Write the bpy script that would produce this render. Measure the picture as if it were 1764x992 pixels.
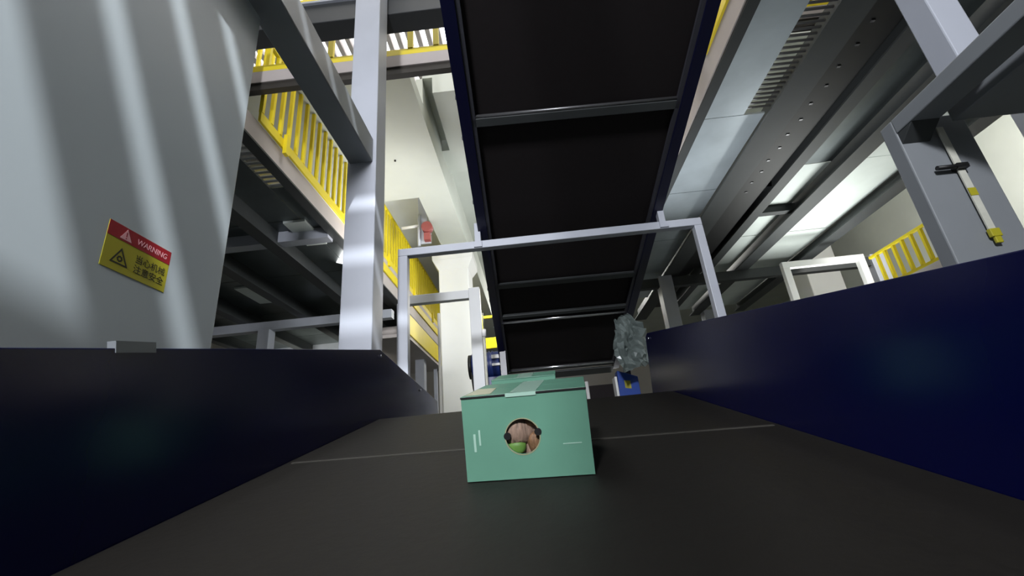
import bpy, bmesh, math, random
from math import sin, cos, radians, pi
from mathutils import Vector, Matrix
random.seed(4)
S = bpy.context.scene
COL = S.collection
for o in list(bpy.data.objects):
    bpy.data.objects.remove(o)

# ---------------------------------------------------------------- camera
PITCH, ROLL, YAW, EYE = radians(21.0), radians(5.3), radians(1.7), 1.6
F0 = Vector((0, cos(PITCH), sin(PITCH))); U0 = Vector((0, -sin(PITCH), cos(PITCH))); X0 = Vector((1, 0, 0))
RV = X0*cos(ROLL) - U0*sin(ROLL); UV = X0*sin(ROLL) + U0*cos(ROLL)
RZ = Matrix.Rotation(YAW, 3, 'Z')
RV, UV, FV = RZ @ RV, RZ @ UV, RZ @ F0
cam = bpy.data.objects.new('camera', bpy.data.cameras.new('camera'))
COL.objects.link(cam)
M = Matrix((RV, UV, -FV)).transposed().to_4x4(); M.translation = (0, 0, EYE)
cam.matrix_world = M
cam.data.sensor_width = 36; cam.data.lens = 791*36/1764
cam.data.clip_start = .02; cam.data.clip_end = 200
S.camera = cam

# ---------------------------------------------------------------- world, exposure, large lights
w = bpy.data.worlds.new('world'); S.world = w; w.use_nodes = True
w.node_tree.nodes['Background'].inputs[0].default_value = (.80, .86, .90, 1)
w.node_tree.nodes['Background'].inputs[1].default_value = .10
S.view_settings.view_transform = 'Standard'; S.view_settings.look = 'None'
S.view_settings.gamma = 1; S.view_settings.use_curve_mapping = False
S.view_settings.exposure = 0.0

def area(name, loc, target, sx, sy, power, col=(1, .98, .95), spread=180):
    l = bpy.data.lights.new(name, 'AREA'); l.shape = 'RECTANGLE'; l.size = sx; l.size_y = sy
    l.energy = power; l.color = col; l.spread = radians(spread)
    o = bpy.data.objects.new(name, l); COL.objects.link(o); o.location = loc
    o.rotation_euler = (Vector(target)-Vector(loc)).to_track_quat('-Z', 'Y').to_euler()
    return o
area('hall_lamp_behind', (-.72, -3.2, 3.9), (-.25, 2.5, 2.9), .5, .4, 92, (.93, .95, 1), 90)
area('hall_lamp_upper', (0, 2.2, 9.0), (0, 3.4, 3), 6, 3, 300, (1, .98, .95))
area('fill_far', (1.6, 12.0, 5.8), (-1.2, 8, 3), 4, .5, 140, (1, .98, .93))  # unseen fill aimed at the white column
area('fill_low', (.45, 5.7, 4.0), (-1.6, 7.4, 4.4), .8, .8, 58, (.97, 1, .99), 150)  # added fill hidden behind the overhead conveyor, for column front and concrete
area('fill_left', (-3.0, 6.4, 4.75), (-2.8, 6.2, 5.5), .3, 5, 75, (1, .97, .95))  # unseen uplight added to brighten the slab behind the left railing
area('underdeck_fill_left', (-4.6, 9.0, 3.2), (-4.6, 9.6, 5), 2.0, .4, 14, (1, 1, .9), 120)  # fill added to brighten the far underside of the left deck
area('underdeck_fill_right', (4.3, 6.4, 2.6), (4.3, 5.4, 5), 1.2, 1.2, 36, (.97, 1, .97), 100)  # fill added under the right deck to brighten the white sheets
area('fill_right', (1.1, 5.75, 2.6), (2.1, 3.6, 4.5), .5, .5, 16, (.95, .98, 1), 80)  # added fill behind the conveyor end, lifts the first right deck plates
area('fill_right_far', (5.5, 5.0, 4.9), (7.2, 7.6, 4.4), .8, .5, 70, (1, .98, .94))  # unseen fill added to lift the beige partition
sp = bpy.data.lights.new('streak_spot', 'SPOT'); sp.energy = 3900; sp.spot_size = radians(27); sp.spot_blend = .2; sp.shadow_soft_size = .04  # unseen spot shining through the added slat rack
sp.color = (.92, .96, 1)
spo = bpy.data.objects.new('streak_spot', sp); COL.objects.link(spo); spo.location = (1.2, -2.3, 8.4)
spo.rotation_euler = (Vector((-1, .95, 2.7))-spo.location).to_track_quat('-Z', 'Y').to_euler()

# ---------------------------------------------------------------- helpers
def L(c):
    c = c/255.; return c/12.92 if c <= .04045 else ((c+.055)/1.055)**2.4
def rgb(r, g, b): return (L(r), L(g), L(b), 1)

def mat(name, col, rough=.5, metal=0., spec=.5, var=.0, scale=6., bump=0., stretch=None, emit=None, coat=0.):
    m = bpy.data.materials.new(name); m.use_nodes = True
    nt = m.node_tree; b = nt.nodes['Principled BSDF']
    b.inputs['Base Color'].default_value = col
    b.inputs['Roughness'].default_value = rough
    b.inputs['Metallic'].default_value = metal
    b.inputs['Specular IOR Level'].default_value = spec
    b.inputs['Coat Weight'].default_value = coat
    b.inputs['Coat Roughness'].default_value = .12
    if emit:
        b.inputs['Emission Color'].default_value = emit[0]; b.inputs['Emission Strength'].default_value = emit[1]
    if var or bump:
        tc = nt.nodes.new('ShaderNodeTexCoord'); mp = nt.nodes.new('ShaderNodeMapping')
        if stretch: mp.inputs['Scale'].default_value = stretch
        nz = nt.nodes.new('ShaderNodeTexNoise'); nz.inputs['Scale'].default_value = scale; nz.inputs['Detail'].default_value = 5
        nt.links.new(tc.outputs['Object'], mp.inputs[0]); nt.links.new(mp.outputs[0], nz.inputs['Vector'])
        if var:
            mr = nt.nodes.new('ShaderNodeMapRange'); mr.inputs[1].default_value = .3; mr.inputs[2].default_value = .7
            mr.inputs[3].default_value = 1-var; mr.inputs[4].default_value = 1+var
            mx = nt.nodes.new('ShaderNodeVectorMath'); mx.operation = 'SCALE'; mx.inputs[0].default_value = col[:3]
            nt.links.new(nz.outputs[0], mr.inputs[0]); nt.links.new(mr.outputs[0], mx.inputs['Scale'])
            nt.links.new(mx.outputs[0], b.inputs['Base Color'])
        if bump:
            bp_ = nt.nodes.new('ShaderNodeBump'); bp_.inputs['Strength'].default_value = bump; bp_.inputs['Distance'].default_value = .02
            nt.links.new(nz.outputs[0], bp_.inputs['Height']); nt.links.new(bp_.outputs[0], b.inputs['Normal'])
    return m

MT = dict(
    steel=mat('grey_steel_paint', rgb(176, 180, 190), .42, .0, .5, .05, 3),
    steel_dark=mat('dark_grey_steel_paint', rgb(62, 65, 66), .5, 0, .4, .06, 4),
    galv=mat('galvanised_steel', rgb(176, 186, 192), .40, .2, .5, .12, 2.5, .03),
    sheet=mat('white_sheet_metal', rgb(176, 184, 188), .34, 0, .5, .02, 1.2),
    navy=mat('navy_gloss_paint', rgb(4, 8, 58), .22, 0, .4, .04, 3, .015),
    navy2=mat('navy_frame_paint', rgb(5, 6, 44), .35, 0, .5),
    belt=mat('black_rubber_belt', rgb(27, 25, 22), .6, 0, .25, .08, 40, .05),
    belt_low=mat('black_belt_underside', rgb(33, 29, 30), .75, 0, .2, .06, 30),
    bar=mat('dull_roller_steel', rgb(120, 120, 122), .35, .8),
    chrome=mat('bright_roller_steel', rgb(200, 202, 205), .2, .9),
    steel_mid=mat('mid_grey_steel_paint', rgb(128, 132, 136), .36, 0, .5, .06, 3),
    pale_steel=mat('pale_steel_paint', rgb(216, 219, 222), .42, 0, .5, .03, 3),
    black2=mat('near_black_steel_paint', rgb(62, 64, 66), .5),
    black=mat('black_plastic', rgb(14, 14, 15), .5),
    yellow=mat('yellow_rail_paint', rgb(236, 214, 38), .42, 0, .5, .03, 5),
    conc=mat('pale_concrete_paint', rgb(200, 204, 197), .85, 0, .2, .05, 1.5, .03),
    white=mat('white_column_paint', rgb(236, 236, 234), .7, 0, .3, .02, 2),
    floor=mat('grey_floor_paint', rgb(120, 124, 122), .55, 0, .4, .1, 2),
    wall=mat('off_white_wall', rgb(205, 200, 196), .85, 0, .2, .04, 1),
    fascia=mat('grey_fascia_paint', rgb(186, 178, 176), .6, 0, .3, .04, 4),
    deck=mat('dull_deck_sheet', rgb(96, 103, 104), .36, .6, .5, .2, 2.2, .05),
    corr=mat('white_corrugated_sheet', rgb(222, 230, 226), .45, .1, .5, .05, 3),
    teal=mat('teal_cardboard', rgb(102, 152, 130), .38, 0, .45, .05, 9, .015),
    teal2=mat('teal_cardboard_flap', rgb(86, 134, 114), .42, 0, .4, .06, 9, .02),
    tape=mat('clear_packing_tape', rgb(170, 205, 188), .16, 0, .6),
    fibre=mat('raw_card_edge', rgb(150, 150, 118), .8),
    brown=mat('brown_fruit_skin', rgb(142, 118, 102), .6, 0, .4, .35, 60, .3, (3, 3, .6)),
    brown2=mat('russet_fruit_skin', rgb(124, 92, 66), .55, 0, .4, .3, 60, .3, (3, 3, .6)),
    leaf=mat('green_leaf', rgb(98, 138, 62), .5, 0, .4, .2, 20),
    red=mat('red_label', rgb(150, 20, 34), .4),
    lyell=mat('yellow_label', rgb(168, 160, 36), .4),
    ink=mat('black_ink', rgb(34, 32, 8), .5),
    pale=mat('pale_print', rgb(232, 170, 176), .5),
    beige=mat('beige_paper_label', rgb(176, 176, 150), .5),
    blue=mat('blue_enamel', rgb(30, 66, 150), .3, 0, .5, .04, 6),
    motor=mat('dark_blue_motor_paint', rgb(30, 48, 108), .4, 0, .5),
    film=mat('grey_wrapping_film', rgb(112, 122, 120), .25, 0, .6, .25, 6, .2),
    lamp=mat('lamp_tube', rgb(255, 255, 255), .5, emit=((.96, .98, 1, 1), 5.0)),
    rust=mat('dull_red_enamel', rgb(150, 74, 70), .5),
    web=mat('pale_webbing', rgb(196, 196, 184), .7, 0, .3, .08, 30),
)

class MB:
    """collects shapes into one mesh"""
    def __init__(s): s.v, s.f, s.sm = [], [], []
    def add(s, vs, fs, smooth=False):
        n = len(s.v); s.v += [Vector(p) for p in vs]
        s.f += [[i+n for i in f] for f in fs]; s.sm += [smooth]*len(fs); return s
    def box(s, x0, x1, y0, y1, z0, z1):
        return s.hexa([(x0, y0, z0), (x1, y0, z0), (x1, y1, z0), (x0, y1, z0), (x0, y0, z1), (x1, y0, z1), (x1, y1, z1), (x0, y1, z1)])
    def hexa(s, p):
        return s.add(p, [(3, 2, 1, 0), (4, 5, 6, 7), (0, 1, 5, 4), (1, 2, 6, 5), (2, 3, 7, 6), (3, 0, 4, 7)])
    def bar(s, a, b, wd, ht, up=(0, 0, 1)):
        a, b = Vector(a), Vector(b); d = (b-a).normalized(); x = d.cross(Vector(up)).normalized(); z = x.cross(d)
        q = [(-wd/2, -ht/2), (wd/2, -ht/2), (wd/2, ht/2), (-wd/2, ht/2)]
        return s.hexa([a+x*i+z*j for i, j in q]+[b+x*i+z*j for i, j in q])
    def tube(s, a, b, r, n=12, r2=None):
        a, b = Vector(a), Vector(b); d = (b-a).normalized()
        t = Vector((0, 0, 1)) if abs(d.z) < .9 else Vector((1, 0, 0))
        x = d.cross(t).normalized(); z = x.cross(d); r2 = r if r2 is None else r2
        va = [a+(x*cos(2*pi*i/n)+z*sin(2*pi*i/n))*r for i in range(n)]
        vb = [b+(x*cos(2*pi*i/n)+z*sin(2*pi*i/n))*r2 for i in range(n)]
        s.add(va+vb, [(i, (i+1) % n, n+(i+1) % n, n+i) for i in range(n)], True)
        k = len(s.v)-2*n
        s.f += [[k+i for i in range(n)][::-1], [k+n+i for i in range(n)]]; s.sm += [False, False]
        return s
    def path(s, pts, r, n=10):
        for a, b in zip(pts[:-1], pts[1:]): s.tube(a, b, r, n)
        return s
    def prism(s, poly, ext):
        poly = [Vector(p) for p in poly]; e = Vector(ext); n = len(poly)
        fs = [list(range(n))[::-1], [n+i for i in range(n)]]+[(i, (i+1) % n, n+(i+1) % n, n+i) for i in range(n)]
        return s.add(poly+[p+e for p in poly], fs)
    def build(s, name, m, parent=None, bevel=0., origin=None):
        off = Vector((0, 0, 0))
        if parent is not None:
            off = Vector(parent.get('_o', (0, 0, 0)))
        org = off if origin is None else Vector(origin)
        me = bpy.data.meshes.new(name); me.from_pydata([p-org for p in s.v], [], s.f)
        bm = bmesh.new(); bm.from_mesh(me); bmesh.ops.recalc_face_normals(bm, faces=bm.faces[:])
        bm.to_mesh(me); bm.free()
        for p, q in zip(me.polygons, s.sm): p.use_smooth = q
        me.materials.append(m)
        o = bpy.data.objects.new(name, me); COL.objects.link(o)
        o.location = org-off
        if parent is not None: o.parent = parent
        OFF[o.name] = org; o['_o'] = tuple(org)
        if bevel:
            md = o.modifiers.new('bevel', 'BEVEL'); md.width = bevel; md.segments = 2; md.limit_method = 'ANGLE'
        return o
OFF = {}
def thing(name, label, cat, loc=(0, 0, 0), group=None):
    o = bpy.data.objects.new(name, None); COL.objects.link(o); o.location = loc; o['_o'] = tuple(loc)
    o.empty_display_size = .1
    o['label'] = label; o['category'] = cat
    if group: o['group'] = group
    return o
def tag(o, label, cat, group=None):
    o['label'] = label; o['category'] = cat
    if group: o['group'] = group
    return o
def struct(o): o['kind'] = 'structure'; return o
def shared(name, src, parent, loc):
    """another piece sharing the mesh data of src, at world place loc"""
    c = src.copy(); COL.objects.link(c); c.parent = parent
    c.location = Vector(loc)-Vector(parent['_o']); c['_o'] = tuple(loc); return c

# ---------------------------------------------------------------- the setting
struct(MB().box(-9, 9, -8, 20, -.1, 0).build('floor', MT['floor']))
struct(MB().box(-9.2, -9, -8, 20, 0, 11).build('wall_left', MT['wall']))
struct(MB().box(9, 9.2, -8, 20, 0, 11).build('wall_right', MT['conc']))
struct(MB().box(-9.2, 9.2, 20, 20.2, 0, 11).build('wall_back', MT['wall']))
ceil = struct(MB().box(-9.2, 9.2, -8, 20.2, 10.6, 10.8).build('ceiling', MT['white']))
sl = None
for i in range(56):
    x = -5.6+i*.2
    if sl is None:
        sl = MB().box(x-.045, x+.045, 2.0, 13, 9.72, 9.84).build('ceiling_slat', MT['fascia'], ceil, origin=(x, 7, 9.78))
    else: shared('ceiling_slat', sl, ceil, (x, 7, 9.78))

# upper concrete floor slab seen from below and its beams
slab = struct(MB().box(-9, -.98, 3.64, 5.94, 5.50, 5.68).box(-9, 9, 5.94, 20, 6.07, 6.2).box(-.98, 9, 4.25, 5.94, 6.07, 6.2).box(-1.06, -.98, 4.25, 5.94, 5.68, 6.07).build('trim_1', MT['conc']))
MB().box(-1.46, -.98, 5.94, 20, 5.50, 6.07).build('concrete_beam', MT['conc'], slab)
MB().box(-.98, 3.2, 5.4, 5.94, 5.88, 6.2).build('concrete_beam', MT['conc'], slab)
MB().box(-.85, -.5, 4.2, 5.4, 5.78, 6.07).build('beam_casing', MT['conc'], slab)
for x, y in ((-1.67, 4.2), (-1.61, 4.4), (-1.58, 4.6), (-1.54, 5.0), (-1.71, 4.85)):
    MB().tube((x, y, 5.485), (x, y, 5.505), .014, 8).build('bolt_hole', MT['black'], slab)

def column(x0, x1, y0, y1, top, label):
    t = thing('concrete_column', label, 'column', ((x0+x1)/2, (y0+y1)/2, 0))
    MB().box(x0, x1, y0, y1, 0, top-.24).build('shaft', MT['white'], t, .02)
    MB().hexa([(x0, y0, top-.34), (x1, y0, top-.34), (x1, y1, top-.34), (x0, y1, top-.34),
               (x0-.10, y0-.10, top-.16), (x1+.10, y0-.10, top-.16), (x1+.10, y1+.10, top-.16), (x0-.10, y1+.10, top-.16)]
              ).box(x0-.10, x1+.10, y0-.10, y1+.10, top-.16, top).build('capital', MT['white'], t, .01)
    return t
column(-1.60, -1.03, 7.95, 8.52, 5.50, 'white square concrete column with flared capital left of the overhead conveyor')
column(6.0, 6.7, 9.4, 10.1, 6.07, 'white concrete column at the right behind the white pipe portal')

# ---------------------------------------------------------------- lower belt conveyor the camera rides on
INC = radians(13.5)
BT = Vector((0, cos(INC), sin(INC))); BN = Vector((0, -sin(INC), cos(INC))); BO = Vector((0, 0, EYE))-BN*.28
def bp(t, a, u=0.): return BO+BT*t+Vector((a, 0, 0))+BN*u
CREST = 2.32
conv = thing('belt_conveyor', 'inclined black belt conveyor with tall navy side plates carrying the two green boxes', 'conveyor', (0, 0, 0))
m = MB()
pr = [(t, 0) for t in (-1.6, 0, 1.2, CREST)]
for k in range(1, 9):
    a = k/8*radians(200); pr.append((CREST+sin(a)*.11, -.11+cos(a)*.11))
pr += [(-1.6, -.2)]
m.prism([bp(t, -.787, u) for t, u in pr], (1.45, 0, 0))
belt = m.build('belt', MT['belt'], conv)
MB().hexa([bp(1.43, -.765, .0), bp(1.33, .645, .0), bp(1.342, .645, .0), bp(1.442, -.765, .0),
           bp(1.43, -.765, .0022), bp(1.33, .645, .0022), bp(1.342, .645, .0022), bp(1.442, -.765, .0022)]).build('belt_joint', mat('worn_belt_joint', rgb(62, 60, 55), .6), belt)
MB().prism([bp(t, -.79, u) for t, u in ((-1.6, -.3), (-1.6, .375), (2.41, .344), (3.74, -.075), (3.74, -.3))], (-.012, 0, 0)).build('side_plate', MT['navy'], conv, .002)
MB().prism([bp(t, .665, u) for t, u in ((-1.6, -.3), (-1.6, .375), (.3, .352), (2.66, .292), (2.70, .27), (2.72, -.3))], (.012, 0, 0)).build('side_plate', MT['navy'], conv, .002)
g = MB(); g.prism([bp(t, -.788, u) for t, u in ((.853, .347), (.853, .370), (.948, .368), (.948, .346))], (-.018, 0, 0)).build('joint_clip', MT['steel_mid'], conv)
for t, a, u in ((2.40, -.787, .31), (2.62, .663, .262), (3.2, -.787, .06)):
    MB().tube(bp(t, a, u), bp(t, a+(.006 if a < 0 else -.006), u), .007, 8).build('rivet', MT['chrome'], conv)
for t in (-1.3, .6, 2.1):
    for a in (-.86, .735):
        p = bp(t, a, -.24); MB().box(p.x-.04, p.x+.04, p.y-.04, p.y+.04, 0, p.z).build('leg', MT['navy2'], conv)
    p = bp(t, 0, -.26); MB().box(-.9, .775, p.y-.03, p.y+.03, p.z-.06, p.z).build('cross_member', MT['navy2'], conv)

# ---------------------------------------------------------------- green boxes on the belt
def box_mesh(W, D, Hh, front_hole):
    """open-cornered carton; local frame: x across, y along, z up; front at y=0"""
    m = MB()
    c = [(-W/2, 0, 0), (W/2, 0, 0), (W/2, D, 0), (-W/2, D, 0), (-W/2, 0, Hh), (W/2, 0, Hh), (W/2, D, Hh), (-W/2, D, Hh)]
    fs = [(3, 2, 1, 0), (1, 2, 6, 5), (2, 3, 7, 6), (3, 0, 4, 7)]
    if not front_hole:
        return m.add(c, fs+[(0, 1, 5, 4), (4, 5, 6, 7)])
    m.add(c, fs+[(4, 5, 6, 7)])
    hx, hz, r = front_hole; n = 48
    ring = [(hx+r*cos(2*pi*i/n), 0, hz+r*sin(2*pi*i/n)) for i in range(n)]
    back = [(x, .006, z) for x, _, z in ring]
    out = []
    for i in range(n):
        dx, dz = cos(2*pi*i/n), sin(2*pi*i/n)
        k = min(((W/2-hx)/dx if dx > 1e-6 else (-W/2-hx)/dx if dx < -1e-6 else 9e9), ((Hh-hz)/dz if dz > 1e-6 else (-hz)/dz if dz < -1e-6 else 9e9))
        out.append((hx+dx*k, 0, hz+dz*k))
    fs = []
    for i in range(n):
        j = (i+1) % n; fs += [(i, j, n+j, n+i), (n*2+i, n*2+j, j, i)]
    # fill the corners left by the radial fan
    k = len(m.v); m.add(ring+out+back, fs)
    for cx_, cz_ in ((W/2, Hh), (-W/2, Hh), (-W/2, 0), (W/2, 0)):
        a = math.atan2(cz_-hz, cx_-hx) % (2*pi); i = int(a/(2*pi)*n)
        m.add([out[i], (cx_, 0, cz_), out[(i+1) % n]], [(0, 1, 2)])
    return m
def place_box(t, a0, a1, yawr, label):
    o = thing('cardboard_box', label, 'box', (0, 0, 0), 'green boxes on the belt')
    x = Vector((1, 0, 0)); R = Matrix((x, BT, BN)).transposed().to_4x4()
    o.matrix_world = Matrix.Translation(bp(t, (a0+a1)/2, .002)) @ R @ Matrix.Rotation(yawr, 4, 'Z')
    return o
W1, D1, H1 = .277, .30, .178
b1 = place_box(1.031, -.169, .109, radians(-5.5), 'green cardboard box in front with round window and two black holes')
body = box_mesh(W1, D1, H1, (-.008, .088, .0375)).build('carton', MT['teal'], b1)
# flaps of the lid, two leaves with a slit between
MB().box(-W1/2-.001, W1/2+.001, -.001, D1/2-.001, H1, H1+.004).build('lid_flap', MT['teal2'], b1, .001)
MB().box(-W1/2-.001, W1/2+.001, D1/2+.001, D1+.001, H1, H1+.004).build('lid_flap', MT['teal2'], b1, .001)
MB().box(-.03, .03, -.0022, D1, H1+.004, H1+.0046).box(-.038, .03, -.0022, -.001, H1-.004, H1+.0046).build('packing_tape', MT['tape'], b1)
MB().prism([(-W1/2+.004, .02, H1+.0042), (-.075, .02, H1+.0042), (-.085, .16, H1+.0042), (-W1/2+.004, .17, H1+.0042)], (0, 0, .0006)).build('paper_label', MT['beige'], b1)
MB().box(-W1/2-.0012, W1/2+.0012, -.0018, -.001, H1-.001, H1+.0032).build('lid_shadow_line', MT['black'], b1)  # painted shade: black strip for the shadow line along the lid's front edge
# round window: card rim, fruit and leaf inside, two black finger holes
m = MB(); n = 40
for r0, r1 in ((.0372, .0395),):
    q = [(-.008+r*cos(2*pi*i/n), y, .088+r*sin(2*pi*i/n)) for y in (-.0008, .0) for r in (r0, r1) for i in range(n)]
    m.add(q, [(i, (i+1) % n, n+(i+1) % n, n+i) for i in range(n)]+[(n+i, n+(i+1) % n, 3*n+(i+1) % n, 3*n+i) for i in range(n)])
m.build('window_rim', MT['fibre'], b1)
def lump(cx_, cy_, cz_, rx, ry, rz, seed, nu=20, nv=12):
    rn = random.Random(seed); ph = [rn.uniform(0, 6.28) for _ in range(4)]
    vs, fs = [], []
    for j in range(nv+1):
        b = -pi/2+pi*j/nv
        for i in range(nu):
            a = 2*pi*i/nu; k = 1+.06*sin(3*a+ph[0])*cos(b)+.05*sin(2*b*2+ph[1])
            vs.append((cx_+rx*k*cos(b)*cos(a), cy_+ry*k*cos(b)*sin(a), cz_+rz*k*sin(b)))
    for j in range(nv):
        for i in range(nu): fs.append((j*nu+i, j*nu+(i+1) % nu, (j+1)*nu+(i+1) % nu, (j+1)*nu+i))
    return MB().add(vs, fs, True)
lump(-.022, .036, .098, .040, .032, .040, 3).build('brown_fruit', MT['brown'], b1)
lump(.018, .030, .070, .022, .020, .026, 8).build('brown_fruit', MT['brown2'], b1)
lump(.012, .034, .118, .020, .022, .018, 11).build('brown_fruit', MT['brown2'], b1)
lump(-.028, .020, .062, .026, .014, .016, 6).build('green_leaf', MT['leaf'], b1)
MB().box(-.06, .05, .024, .028, .03, .15).build('inner_card', MT['brown'], b1)
for hx, hz in ((-.0415, .0905), (.0265, .0955)):
    MB().tube((hx, -.0016, hz), (hx, .003, hz), .0078, 20).build('finger_hole', MT['black'], b1)
MB().box(-.117, -.112, -.0007, 0, .062, .100).box(-.105, -.101, -.0007, 0, .075, .108).build('printed_stroke', MT['tape'], b1)
MB().box(.078, .118, -.0007, 0, .0655, .0675).build('printed_line', MT['tape'], b1)
b2 = place_box(1.72, -.160, .079, radians(-3), 'smaller green cardboard box lying behind the front one near the belt crest')
box_mesh(.236, .26, .166, None).build('carton', MT['teal'], b2)
MB().box(-.119, .119, -.001, .129, .166, .170).build('lid_flap', MT['teal2'], b2, .001)
MB().box(-.119, .119, .131, .261, .166, .170).build('lid_flap', MT['teal2'], b2, .001)
MB().box(-.03, .03, -.002, .26, .170, .1706).build('packing_tape', MT['tape'], b2)

# ---------------------------------------------------------------- overhead conveyor, seen from below
OA = radians(16); OO = Vector((.309, 5.174, 2.565))
hd = Vector((.09, -3.21, 0)).normalized()
OD = Vector((hd.x*cos(OA), hd.y*cos(OA), sin(OA))); OL = Vector((-hd.y, hd.x, 0)); ON = OL.cross(OD)
if ON.z < 0: ON = -ON
def op(s, a, u=0.): return OO+OD*s+OL*a+ON*u
ohc = thing('overhead_conveyor', 'black overhead belt conveyor with navy frame sloping up above the camera', 'conveyor', tuple(OO))
SL = 6.4
def slabp(s0, s1, a0, a1, u0, u1):
    return MB().hexa([op(s0, a0, u0), op(s1, a0, u0), op(s1, a1, u0), op(s0, a1, u0), op(s0, a0, u1), op(s1, a0, u1), op(s1, a1, u1), op(s0, a1, u1)])
slabp(.02, SL, -.595, .595, .035, .05).build('return_belt', MT['belt_low'], ohc)
slabp(.02, SL, -.595, .595, .20, .215).build('carrying_belt', MT['belt_low'], ohc)
for sg in (-1, 1):
    slabp(-.12, SL, sg*.60, sg*.645, -.01, .24).build('side_frame', MT['navy2'], ohc, .004)
    slabp(-.02, SL, sg*.575, sg*.60, .0, .02).build('inner_angle', mat('frame_lip', rgb(70, 70, 78), .4, .3), ohc)
    slabp(-.1, SL, sg*.60, sg*.665, -.014, -.004).build('frame_flange', MT['navy2'], ohc)
    for s in (3.32, 3.06, 2.55, 1.55, 1.38, 1.1, .95, .55, .2):
        MB().tube(op(s, sg*.645, .03), op(s, sg*.672, .03), .014, 8).build('bolt', MT['chrome'], ohc)
for s in (3.17, 5.0, 1.60):
    slabp(s-.028, s+.028, -.60, .60, .0, .028).build('cross_bar', MT['steel_dark'], ohc, .004)
    if s > 2: MB().tube(op(s+.036, -.59, .012), op(s+.036, .59, .012), .010, 10).build('return_roller', MT['bar'], ohc)
slabp(1.10, 1.15, -.60, .60, .0, .028).build('cross_bar', MT['steel_dark'], ohc, .004)
MB().tube(op(1.03, -.59, .012), op(1.03, .59, .012), .016, 12).build('return_roller', MT['chrome'], ohc)
MB().tube(op(.05, -.59, .0), op(.05, .59, .0), .016, 12).build('return_roller', MT['chrome'], ohc)
MB().tube(op(.0, -.59, .0), op(.0, .59, .0), .012, 12).build('return_roller', MT['bar'], ohc)
MB().tube(op(-.02, -.59, .12), op(-.02, .59, .12), .10, 20).build('end_pulley', MT['belt_low'], ohc)
slabp(-.19, -.04, -.60, .60, -.02, .0).build('end_guard', MT['steel_dark'], ohc, .004)
for s, sg in ((.5, -1), (.5, 1), (6.0, -1), (6.0, 1)):
    p = op(s, sg*.62, 0); MB().box(p.x-.03, p.x+.03, p.y-.03, p.y+.03, 0, p.z).build('leg', MT['navy2'], ohc)

MB().box(-.28, .92, 5.32, 5.36, 1.6, 2.36).build('lower_skirt', MT['belt_low'], ohc)
# support gantry below the overhead conveyor
gy0, gy1 = 2.93, 2.99
gan = thing('support_gantry', 'light grey square-tube portal holding up the overhead conveyor', 'frame', (.2, 2.96, 0))
MB().box(-.88, 1.285, gy0, gy1, 3.055, 3.112).build('beam', MT['steel'], gan, .004)
MB().box(-.88, -.81, gy0, gy1, 0, 3.055).build('leg', MT['steel'], gan, .004)
MB().box(1.228, 1.285, gy0, gy1, 0, 3.055).build('leg', MT['steel'], gan, .004)
for x in (-.30, 1.02):
    MB().box(x-.022, x+.022, gy0+.005, gy1, 3.112, 3.26).build('upright', MT['steel'], gan, .003)
for x in (-.30, 1.02):
    MB().box(x-.03, x+.03, gy0-.012, gy0+.005, 3.06, 3.105).build('clamp_plate', MT['steel'], gan, .002)

# small frame left of the conveyor's lower end
sf = thing('side_frame_stand', 'pale grey tube frame standing in front of the white column', 'frame', (-.9, 4.73, 0))
MB().box(-1.36, -.62, 4.70, 4.78, 3.34, 3.44).build('beam', MT['pale_steel'], sf, .004)
MB().box(-.62, -.50, 4.70, 4.78, 0, 3.46).build('leg', MT['pale_steel'], sf, .004)
MB().box(-1.42, -1.36, 4.70, 4.76, 0, 3.36).build('leg', MT['steel'], sf, .004)

# ---------------------------------------------------------------- white machine cabinet on the left with warning sticker
cab = thing('machine_cabinet', 'tall white sheet-metal cabinet at the left with a red and yellow sticker', 'cabinet', (-1.2, .2, 0))
MB().box(-1.9, -1.0, -2.0, 1.355, .12, 3.46).build('housing', MT['sheet'], cab, .004)
MB().box(-1.88, -1.02, -1.98, 1.33, 0, .12).build('plinth', MT['black'], cab)
y0, y1, z0, z1, zs = .935, 1.134, 2.129, 2.251, 2.212
lab = MB().box(-1.0, -.9988, y0, y1, z0, z1).build('warning_label', MT['lyell'], cab)
lab['label'] = 'red and yellow warning sticker'
MB().box(-.9988, -.9983, y0, y1, zs, z1).build('red_band', MT['red'], lab)
def tri(cy, cz, r, x0, m, nm, hole=0.):
    P = [(x0, cy+r*sin(a), cz+r*cos(a)) for a in (0, 2*pi/3, 4*pi/3)]
    if not hole: MB().prism(P, (.0004, 0, 0)).build(nm, m, lab); return
    Q = [(x0, cy+r*hole*sin(a), cz+r*hole*cos(a)) for a in (0, 2*pi/3, 4*pi/3)]
    mb = MB()
    for i in range(3):
        j = (i+1) % 3; mb.prism([P[i], P[j], Q[j], Q[i]], (.0004, 0, 0))
    mb.build(nm, m, lab)
tri(y0+.052, zs+.015, .020, -.9983, MT['pale'], 'alert_triangle')
MB().box(-.9979, -.9976, y0+.0505, y0+.0535, zs+.014, zs+.026).box(-.9979, -.9976, y0+.0505, y0+.0535, zs+.008, zs+.011).build('alert_mark', MT['red'], lab)
tri(y0+.048, z0+.034, .030, -.9988, MT['ink'], 'hazard_triangle', .74)
mb = MB()
for k in range(8):
    a = k*pi/4; c0 = (-.9988, y0+.048, z0+.034)
    mb.box(-.9988, -.9984, c0[1]+.006*cos(a)-.0022, c0[1]+.006*cos(a)+.0022, c0[2]+.006*sin(a)-.0022, c0[2]+.006*sin(a)+.0022)
mb.build('gear_symbol', MT['ink'], lab)
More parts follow.
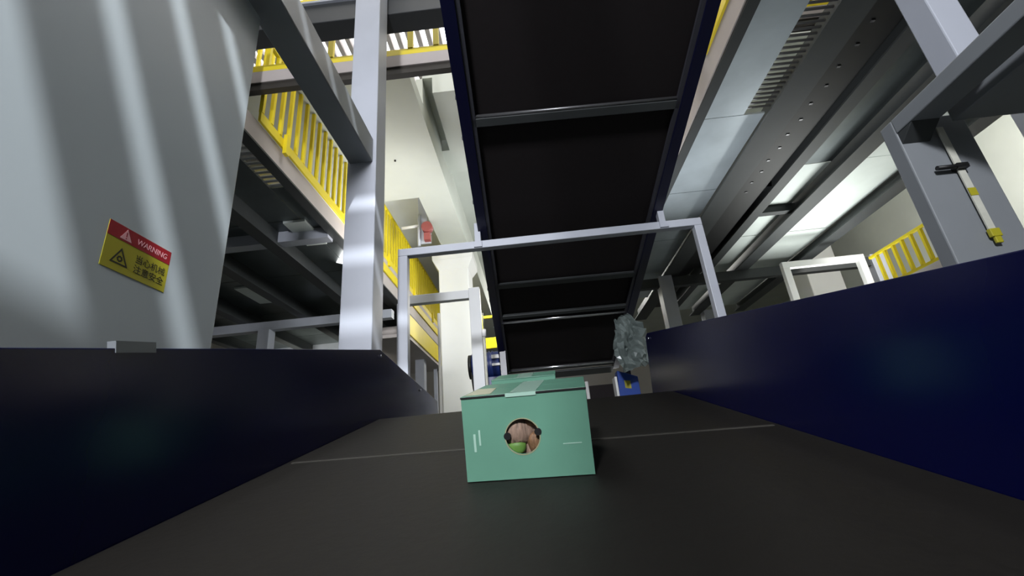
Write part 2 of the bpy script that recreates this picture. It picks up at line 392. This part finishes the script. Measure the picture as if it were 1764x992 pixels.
def text(body, size, y, z, x, m, nm, sx=1., shear=0.):
    cu = bpy.data.curves.new('lettering', 'FONT'); cu.body = body; cu.size = size; cu.extrude = .0002; cu.shear = shear
    tmp = bpy.data.objects.new('lettering', cu); COL.objects.link(tmp)
    dg = bpy.context.evaluated_depsgraph_get(); me0 = tmp.evaluated_get(dg).to_mesh()
    V = [(x+v.co.z, y+v.co.x*sx, z+v.co.y) for v in me0.vertices]; Fc = [list(p.vertices) for p in me0.polygons]
    tmp.evaluated_get(dg).to_mesh_clear(); bpy.data.objects.remove(tmp); bpy.data.curves.remove(cu)
    if V: MB().add(V, Fc).build(nm, m, lab)
text('WARNING', .022, y0+.084, zs+.011, -.9979, MT['pale'], 'lettering', .95, .15)
text('当心机械', .025, y0+.090, z0+.046, -.9985, MT['ink'], 'lettering')
text('注意安全', .025, y0+.090, z0+.018, -.9985, MT['ink'], 'lettering')

# ---------------------------------------------------------------- steel posts and beams
lp = thing('steel_portal', 'grey square steel post with a beam running back over the white cabinet', 'post', (-.96, 2.5, 0))
MB().box(-1.05, -.863, 2.4, 2.58, 0, 6.6).build('post', MT['steel'], lp, .006)
MB().box(-1.035, -.885, -2, 2.40, 3.48, 3.66).build('beam', MT['steel_mid'], lp, .006)
MB().box(-1.0, -.93, 1.2, 1.26, 3.46, 3.48).build('packing_plate', MT['steel_dark'], lp)
tb = thing('cross_girder', 'dark steel girder crossing high at the top left behind the grey post', 'beam', (-1, 2.62, 0))
MB().box(-2.6, -.30, 2.60, 2.78, 5.05, 5.26).build('girder', MT['black2'], tb, .006)
MB().box(-2.6, -.30, 2.58, 2.80, 5.26, 5.28).build('top_flange', MT['steel'], tb)
MB().box(-2.19, -2.07, 2.60, 2.78, 0, 5.05).build('post', MT['steel_dark'], tb)

rp = thing('bent_steel_frame', 'dark grey flat-bar frame bent over at the upper right', 'frame', (1.3, 1.25, 0))
ft = .05
MB().prism([(1.2, 1.24, 0), (1.42, 1.24, 0), (1.42, 1.24, 2.505), (1.2, 1.24, 2.505)], (0, ft, 0)).build('leg', MT['steel_mid'], rp, .004)
MB().box(1.2, 1.29, -1.6, 1.24, 2.455, 2.505).build('beam', MT['steel_mid'], rp, .004)
MB().box(1.335, 1.56, -1.6, 1.20, 2.45, 2.50).build('beam', MT['steel_mid'], rp, .004)
MB().prism([(1.203, 1.24, 2.455), (1.203, 1.24, 2.415), (1.203, 1.18, 2.455)], (.085, 0, 0)).build('corner_gusset', MT['steel_dark'], rp, .002)
MB().box(1.2, 1.56, -1.6, -1.5, 0, 2.455).build('leg', MT['steel_mid'], rp)
MB().box(1.215, 1.30, 1.00, 1.075, 2.505, 4.6).build('upright', MT['steel'], rp, .004)
st = thing('hanging_strap', 'pale webbing strap with yellow end hanging down the right steel post', 'strap', (1.32, 1.22, 2.06))
MB().box(1.312, 1.332, 1.228, 1.232, 2.09, 2.455).build('webbing', MT['web'], st)
MB().box(1.311, 1.333, 1.2265, 1.228, 2.21, 2.235).build('yellow_mark', MT['lyell'], st)
MB().box(1.308, 1.336, 1.222, 1.234, 2.075, 2.10).box(1.314, 1.332, 1.224, 1.232, 2.056, 2.078).build('yellow_buckle', MT['lyell'], st, .002)
MB().tube((1.25, 1.222, 2.308), (1.338, 1.222, 2.308), .007, 10).box(1.305, 1.338, 1.216, 1.24, 2.30, 2.316).build('clamp_rod', MT['black'], st)

# ---------------------------------------------------------------- left walkway and its yellow railing
lw = thing('left_walkway', 'raised steel walkway on the left seen from below with dark beams', 'walkway', (-3.5, 6, 0))
XL = -2.2
for i in range(6):
    ya = 1.6+i*1.5; MB().box(-6.4, -2.54, ya+.006, ya+1.494, 4.50, 4.53).build('deck_plate', MT['deck'], lw)
MB().box(-2.53, XL-.02, 3.95, 10.6, 4.50, 4.53).build('deck_plate', MT['deck'], lw)
MB().box(XL-.01, XL, 1.6, 10.6, 4.42, 4.62).build('fascia', MT['fascia'], lw)
MB().box(XL-.11, XL-.0, 1.6, 10.6, 4.40, 4.42).build('channel_flange', MT['steel_dark'], lw)
for x in (-2.95, -3.85, -4.9, -6.0):
    MB().box(x-.08, x+.08, 1.6, 10.6, 4.27, 4.29).box(x-.02, x+.02, 1.6, 10.6, 4.29, 4.50).build('girder', MT['steel_dark'], lw)
for y in (4.9, 7.42, 9.9):
    MB().box(-6.4, XL-.11, y-.07, y+.07, 4.12 if y == 7.42 else 4.36, 4.27 if y == 7.42 else 4.5).build('cross_beam', MT['steel'], lw)
for x, y in ((-4.52, 7.42), (-2.45, 9.9), (-6.2, 7.42), (-6.2, 2.0), (-2.45, 1.75)):
    MB().box(x-.10, x+.10, y-.10, y+.10, 0, 4.13).build('post', MT['steel'], lw, .006)
for i in range(14):
    MB().box(-2.53, -2.22, 2.9+i*.075, 2.935+i*.075, 4.49, 4.53).build('grating_slat', MT['chrome'], lw)
for x, y0_, y1_ in ((-2.62, 4.6, 5.2), (-4.3, 6.3, 7.0)):
    MB().box(x-.13, x+.13, y0_, y1_, 4.47, 4.50).build('bright_sheet', MT['corr'], lw)

def railing(label, X, Ya, Yb, zb, zt, post_step=1.6, step=.15, group='yellow walkway railings', toe=.1):
    t = thing('guard_railing', label, 'railing', (X, Ya, zb), group)
    MB().box(X-.02, X+.02, Ya, Yb, zt-.035, zt).build('top_rail', MT['yellow'], t, .004)
    MB().box(X-.012, X+.012, Ya, Yb, zb, zb+toe).build('toe_board', MT['yellow'], t, .003)
    n = int((Yb-Ya)/step); b0 = None
    for i in range(n+1):
        y = Ya+.02+i*step
        if y > Yb-.01: break
        if b0 is None: b0 = MB().box(X-.017, X+.017, y-.017, y+.017, zb+toe, zt-.035).build('baluster', MT['yellow'], t, origin=(X, y, zb))
        else: shared('baluster', b0, t, (X, y, zb))
    k = int((Yb-Ya)/post_step)
    for i in range(k+1):
        y = Ya+.4+i*post_step
        if y < Yb: MB().box(X+.012, X+.05, y-.03, y+.03, zb-.07, zb+toe+.05).build('post_foot', MT['yellow'], t, .003)
    return t
railing('yellow baluster railing on the left walkway before the grey post', XL+.02, 3.12, 6.2, 4.62, 5.56)
railing('yellow baluster railing on the raised left walkway beyond the grey post', XL+.02, 6.3, 11.2, 4.84, 5.80)
# raised part of the walkway carrying the second railing, and the lower yellow stringer
rw = thing('raised_landing', 'grey landing with yellow stringer below the far left railing', 'landing', (-2.6, 8.7, 0))
MB().box(-3.4, XL+.03, 6.3, 11.2, 4.76, 4.84).build('landing_plate', MT['fascia'], rw)
MB().box(XL+.0, XL+.03, 7.9, 11.2, 3.98, 4.36).build('stringer', MT['yellow'], rw, .004)
MB().box(XL+.005, XL+.03, 6.4, 11.2, 4.62, 4.76).build('stringer', MT['yellow'], rw, .004)
MB().box(-3.3, XL, 7.9, 11.2, 3.92, 3.98).build('lower_plate', MT['fascia'], rw)
for y in (6.5, 8.0, 11.0):
    MB().box(-2.50, -2.42, y-.04, y+.04, 4.53, 4.76).build('post', MT['steel'], rw)
for y in (8.0, 11.0):
    MB().box(-2.40, -2.32, y-.04, y+.04, 0, 3.92).build('post', MT['steel'], rw)
for y in (8.2, 9.0, 9.8):
    MB().tube((-3.2, y, 4.13), (XL+.02, y, 4.13), .09, 14).build('duct', MT['fascia'], rw)

# ---------------------------------------------------------------- lateral walkway high up with railing
cw = thing('cross_walkway', 'high steel walkway crossing behind the overhead conveyor', 'walkway', (0, 4, 0))
MB().box(-4.2, 4.2, 3.0, 3.12, 4.91, 4.94).build('deck', MT['steel_dark'], cw)
MB().box(-4.2, 4.2, 2.995, 3.05, 4.84, 4.92).build('edge_beam', mat('brown_black_beam', rgb(58, 54, 50), .5), cw)
MB().box(-4.2, 4.2, 2.985, 2.995, 4.915, 5.04).build('edge_fascia', MT['fascia'], cw)
for x in (-4.1, 4.1): MB().box(x-.08, x+.08, 3.05, 3.2, 0, 4.9).build('post', MT['steel'], cw)
cr = thing('guard_railing', 'yellow open railing along the high cross walkway', 'railing', (0, 3.0, 5.04), 'yellow walkway railings')
MB().box(-4.2, 4.2, 2.985, 3.01, 5.04, 5.11).build('toe_board', MT['yellow'], cr, .003)
MB().box(-4.2, 4.2, 2.98, 3.015, 5.84, 5.88).build('top_rail', MT['yellow'], cr, .003)
for x in (-4.1, -3.1, -2.3, -1.51, -.79, -.56, .3, 1.1, 1.90, 2.7, 3.5, 4.1):
    MB().box(x-.025, x+.025, 2.98, 3.015, 5.11, 5.84).build('post', MT['yellow'], cr, .003)
railing('yellow railing rising at the top left corner behind the cross walkway', -2.7, 3.7, 4.8, 5.72, 6.6, 1.0, .12)

# ---------------------------------------------------------------- right mezzanine from below
rd = thing('right_walkway', 'raised steel deck on the right seen from below with long grey girders', 'walkway', (3.5, 5, 0))
XR = 1.70
MB().box(XR-.0, XR+.09, 1.0, 10, 4.38, 4.40).build('channel_flange', MT['steel_dark'], rd)
MB().box(XR-.01, XR, 1.0, 10, 4.40, 4.60).build('fascia', MT['fascia'], rd)
for i in range(6):
    ya = 1.0+i*1.3
    MB().box(XR+.09, 2.42 if i > 1 else 2.22, ya+.005, ya+1.295, 4.48, 4.50).build('deck_plate', MT['galv'], rd)
for i in range(34):
    MB().box(2.22, 2.44, 1.7+i*.055, 1.715+i*.055, 4.485, 4.50).build('grating_slat', MT['bar'], rd)
MB().box(2.36, 2.62, 1.0, 10, 4.36, 4.38).box(2.47, 2.51, 1.0, 10, 4.38, 4.6).build('girder', MT['steel_dark'], rd)
MB().box(2.62, 3.10, 1.0, 10, 4.62, 4.64).build('deck_plate', MT['black'], rd)
MB().box(3.02, 3.16, 1.0, 10, 4.36, 4.38).box(3.07, 3.11, 1.0, 10, 4.38, 4.6).build('girder', MT['steel_dark'], rd)
for i in range(5):
    ya = 1.0+i*1.8
    MB().box(3.16, 3.62, ya+.005, ya+1.79, 4.50, 4.52).build('deck_plate', MT['deck'] if i < 2 else MT['corr'], rd)  # near plates take the darker sheet to imitate the unlit stretch
MB().box(3.58, 3.80, 1.0, 10, 4.34, 4.36).box(3.67, 3.71, 1.0, 10, 4.36, 4.6).build('girder', MT['steel_dark'], rd)
for i in range(5):
    ya = 1.0+i*1.8
    MB().box(3.80, 4.62, ya+.005, ya+1.79, 4.50, 4.52).build('deck_plate', MT['corr'], rd)
MB().box(4.56, 4.78, 1.0, 10, 4.34, 4.36).box(4.65, 4.69, 1.0, 10, 4.36, 4.6).build('girder', MT['steel_dark'], rd)
MB().box(XR, 6.0, 7.39, 7.51, 4.18, 4.34).build('cross_beam', MT['steel_dark'], rd)
MB().box(2.51, 3.07, 4.9, 5.0, 4.44, 4.6).build('cross_brace', MT['steel_dark'], rd)
MB().box(3.11, 3.67, 5.5, 5.6, 4.40, 4.5).build('cross_brace', MT['steel_dark'], rd)
for x, y in ((2.38, 7.45), (5.9, 7.45), (5.0, 1.5), (2.5, .6), (3.9, 9.8)):
    MB().box(x-.11, x+.11, y-.11, y+.11, 0, 4.36).build('post', MT['steel'], rd, .006)
tr = thing('cable_tray', 'black cable tray with pale clips hanging below the right deck', 'tray', (2.8, 4, 4.4))
MB().box(2.66, 2.98, 1.0, 7.3, 4.42, 4.44).box(2.66, 2.67, 1.0, 7.3, 4.44, 4.5).box(2.97, 2.98, 1.0, 7.3, 4.44, 4.5).build('tray', MT['black'], tr)
MB().box(2.70, 2.72, 1.0, 7.3, 4.44, 4.62).build('hanger', MT['black'], tr)
for i in range(14):
    MB().box(2.74+.02*(i % 2), 2.77+.02*(i % 2), 2.2+i*.21, 2.22+i*.21, 4.412, 4.42).build('clip', MT['bar'], tr)
# railing on the right walkway edge (seen edge-on) and a further one lower down
railing('yellow railing of the right deck edge, seen edge-on beside the overhead conveyor', XR-.02, 3.14, 4.6, 4.60, 5.56)
railing('yellow railing of the right deck edge on the near side of the cross walkway', XR-.02, 1.0, 2.95, 4.60, 5.56)
railing('yellow baluster railing at the far right above the navy side plate', 4.6, 4.4, 5.85, 3.27, 3.76, 1.2, .145, toe=.07)
rl = thing('right_landing', 'low steel landing at the right carrying the far yellow railing', 'landing', (5.2, 5, 0))
MB().box(4.5, 6.4, 4.2, 6.4, 3.17, 3.27).build('landing_plate', MT['fascia'], rl)
for x, y in ((4.6, 4.3), (4.6, 6.3), (6.3, 4.3), (6.3, 6.3)): MB().box(x-.04, x+.04, y-.04, y+.04, 0, 3.17).build('post', MT['steel'], rl)
wp = thing('white_portal', 'white square-tube portal left of the far right yellow railing', 'frame', (4.2, 6.6, 0))
MB().box(3.9, 5.12, 6.6, 6.68, 4.0, 4.1).build('beam', MT['white'], wp, .004)
MB().box(5.02, 5.12, 6.6, 6.68, 0, 4.0).build('leg', MT['white'], wp, .004)
MB().box(3.9, 4.0, 6.6, 6.68, 0, 4.0).build('leg', MT['white'], wp, .004)
pb = MB().box(7.4, 7.6, 3, 12, 0, 6.07).build('partition', MT['conc']); tag(pb, 'plain beige partition at the far right behind the yellow railing', 'wall panel')

# ---------------------------------------------------------------- small things near the lower end of the overhead conveyor
mo = thing('drive_motor', 'dark blue drive motor at the lower left end of the overhead conveyor', 'motor', (-.47, 5.1, 2.6))
MB().tube((-.67, 5.1, 2.66), (-.36, 5.1, 2.66), .15, 24).build('casing', MT['motor'], mo, .01)
for k in range(7): MB().tube((-.66+k*.036, 5.1, 2.66), (-.648+k*.036, 5.1, 2.66), .16, 24).build('cooling_fin', MT['motor'], mo)
MB().tube((-.71, 5.1, 2.66), (-.67, 5.1, 2.66), .135, 20).build('fan_cover', MT['black'], mo)
MB().box(-.44, -.34, 4.93, 4.96, 2.70, 2.74).box(-.44, -.34, 4.93, 4.96, 2.62, 2.645).build('name_plate', MT['white'], mo)
MB().box(-.58, -.36, 5.0, 5.2, 2.2, 2.52).build('bracket', MT['motor'], mo, .01)
MB().path([(-.62, 5.0, 2.75), (-.68, 5.0, 2.6), (-.66, 5.0, 2.4), (-.6, 5.0, 2.1), (-.6, 5.0, 0)], .012).build('cable', MT['black'], mo)
yf = thing('yellow_guard_frame', 'small yellow guard frame above the blue drive motor', 'guard', (-.6, 6.5, 0))
MB().box(-.73, -.67, 6.5, 6.54, 0, 3.72).box(-.48, -.44, 6.5, 6.54, 3.36, 3.66).build('upright', MT['yellow'], yf, .004)
MB().box(-.67, -.44, 6.5, 6.54, 3.2, 3.36).build('panel', MT['yellow'], yf, .004)
MB().box(-.67, -.44, 6.5, 6.54, 3.66, 3.70).build('top_bar', MT['yellow'], yf, .004)
pp = thing('signal_pole', 'thin cream signal pole with a white lamp rising behind the front green box', 'pole', (-.445, 4.3, 0))
MB().tube((-.45, 4.3, 0), (-.44, 4.3, 2.78), .013, 10).build('pole', MT['web'], pp)
MB().tube((-.44, 4.3, 2.78), (-.439, 4.3, 2.85), .022, 12).build('signal_lamp', MT['white'], pp)
MB().tube((-.439, 4.3, 2.85), (-.439, 4.3, 3.02), .006, 8).build('aerial', MT['web'], pp)
tp = tag(MB().tube((-1.03, 5.0, 0), (-1.02, 5.0, 3.3), .016, 10).build('thin_pipe', MT['white']), 'thin white vertical pipe just left of the white column', 'pipe')
ws = tag(MB().tube((.587, 5.25, 0), (.58, 5.25, 2.40), .02, 8).build('support_rod', MT['white']), 'short white rod below the end guard of the overhead conveyor', 'rod')
bb = thing('blue_control_box', 'blue box with yellow label and white edge right of the belt end', 'control box', (.85, 4.35, 0))
MB().prism([(.75, 4.3, 1.95), (.95, 4.3, 1.95), (.95, 4.3, 2.26), (.77, 4.3, 2.33)], (0, .14, 0)).build('housing', MT['blue'], bb, .006)
MB().box(.735, .757, 4.29, 4.44, 1.95, 2.275).build('edge_panel', MT['white'], bb, .003)
MB().prism([(.82, 4.2985, 2.165), (.875, 4.2985, 2.155), (.875, 4.2985, 2.225), (.82, 4.2985, 2.235)], (0, .0015, 0)).build('label_plate', MT['lyell'], bb)
MB().box(.82, .88, 4.34, 4.40, 0, 1.95).build('stand', MT['steel_dark'], bb)
# crumpled wrapping film hanging beside the conveyor end
rn = random.Random(9); nu, nv = 12, 16; vs = []; fs = []
for j in range(nv):
    for i in range(nu):
        u_, v_ = i/(nu-1), j/(nv-1)
        wv = .06+.24*math.sin(min(1, .15+v_)*pi*.62); x = .80+.05*v_+wv*(u_-.35)+.02*sin(7*v_); 
        vs.append((x, 3.95+.045*sin(9*u_+6*v_)+rn.uniform(-.03, .03), 2.74-.46*v_+rn.uniform(-.012, .012)+.05*(u_-.5)))
for j in range(nv-1):
    for i in range(nu-1): fs.append((j*nu+i, j*nu+i+1, (j+1)*nu+i+1, (j+1)*nu+i))
fl = MB().add(vs, fs, False).build('wrapping_film', MT['film'])
md = fl.modifiers.new('thickness', 'SOLIDIFY'); md.thickness = .004
tag(fl, 'crumpled grey wrapping film hanging above the blue box right of the conveyor end', 'film')
ab = thing('alarm_bell', 'dull red alarm bell on a grey pipe bracket under the concrete ceiling', 'alarm', (-1.5, 6.7, 5.3))
k = .8375
def kp(x, y, z): return (x*k, y*k, EYE+(z-EYE)*k)
MB().tube(kp(-1.975, 8, 5.75), kp(-1.968, 8, 6.45), .025, 10).build('pipe', MT['steel'], ab)
MB().tube(kp(-2.32, 8, 6.18), kp(-1.97, 8, 6.2), .025, 10).build('pipe', MT['white'], ab)
MB().tube(kp(-1.80, 7.9, 6.12), kp(-1.80, 8.04, 6.12), .09, 20).build('bell', MT['rust'], ab)
MB().box(-1.56, -1.46, 6.64, 6.74, 5.15, 5.28).build('base', MT['rust'], ab)
MB().box(-1.67, -1.46, 6.735, 6.76, 5.13, 5.51).build('back_plate', MT['steel'], ab)
MB().box(-1.67, -1.52, 6.735, 6.79, 5.51, 6.07).build('hanger', MT['steel'], ab)
cd = tag(MB().path([(-2.7, 6.1, 6.05), (-2.0, 6.45, 6.05), (-1.47, 6.9, 6.05)], .02).build('conduit_pipe', MT['steel']), 'thin grey conduit running under the recessed ceiling at the left', 'pipe')

# white partition behind the left railing, with dark vents
pl = thing('partition_panel', 'pale partition behind the yellow railing of the left walkway', 'wall panel', (-4.2, 7, 4.53))
MB().box(-4.25, -4.2, 3.4, 11, 4.54, 5.49).build('panel', MT['wall'], pl)
for y, z in ((8.6, 5.15), (8.6, 4.9), (9.2, 5.15), (9.2, 4.9), (9.8, 5.15)):
    MB().box(-4.2, -4.19, y, y+.22, z, z+.14).build('vent', MT['black'], pl)

# added unseen slat rack; its bars cut the spot into streaks on the cabinet
cl = thing('streak_blocker', 'unseen slatted steel rack added above the machine cabinet to stripe the light', 'light blocker', (.2, -1, 5.2))
for x in (-.75, 1.25): MB().box(x-.02, x+.02, -1.75, .85, 5.15, 5.25).build('blocker_rail', MT['galv'], cl)
r0 = None
for i in range(8):
    y = -.615+i*.185
    if r0 is None: r0 = MB().box(-.73, 1.23, y-.066, y+.066, 5.19, 5.20).build('blocker_slat', MT['galv'], cl, origin=(.25, y, 5.195))
    else: shared('blocker_slat', r0, cl, (.25, y, 5.195))
for x in (-.75, 1.25):
    for y in (-1.6, .5): MB().tube((x, y, 5.25), (x, y, 10.6), .008, 8).build('blocker_rod', MT['galv'], cl)

# ---------------------------------------------------------------- roof lights above the slats
l0 = None
for i in range(28):
    x = -5.5+i*.4
    nm = 'strip_light'
    if l0 is None:
        l0 = MB().box(x-.05, x+.05, 2.4, 12.6, 9.98, 10.04).build(nm, MT['lamp'], origin=(x, 7.5, 10.0))
        tag(l0, 'long white strip light above the roof slats', 'lamp', 'roof strip lights'); o = l0
    else:
        o = l0.copy(); COL.objects.link(o); o.location = (x, 7.5, 10.0)

for o in bpy.data.objects:
    if '_o' in o: del o['_o']
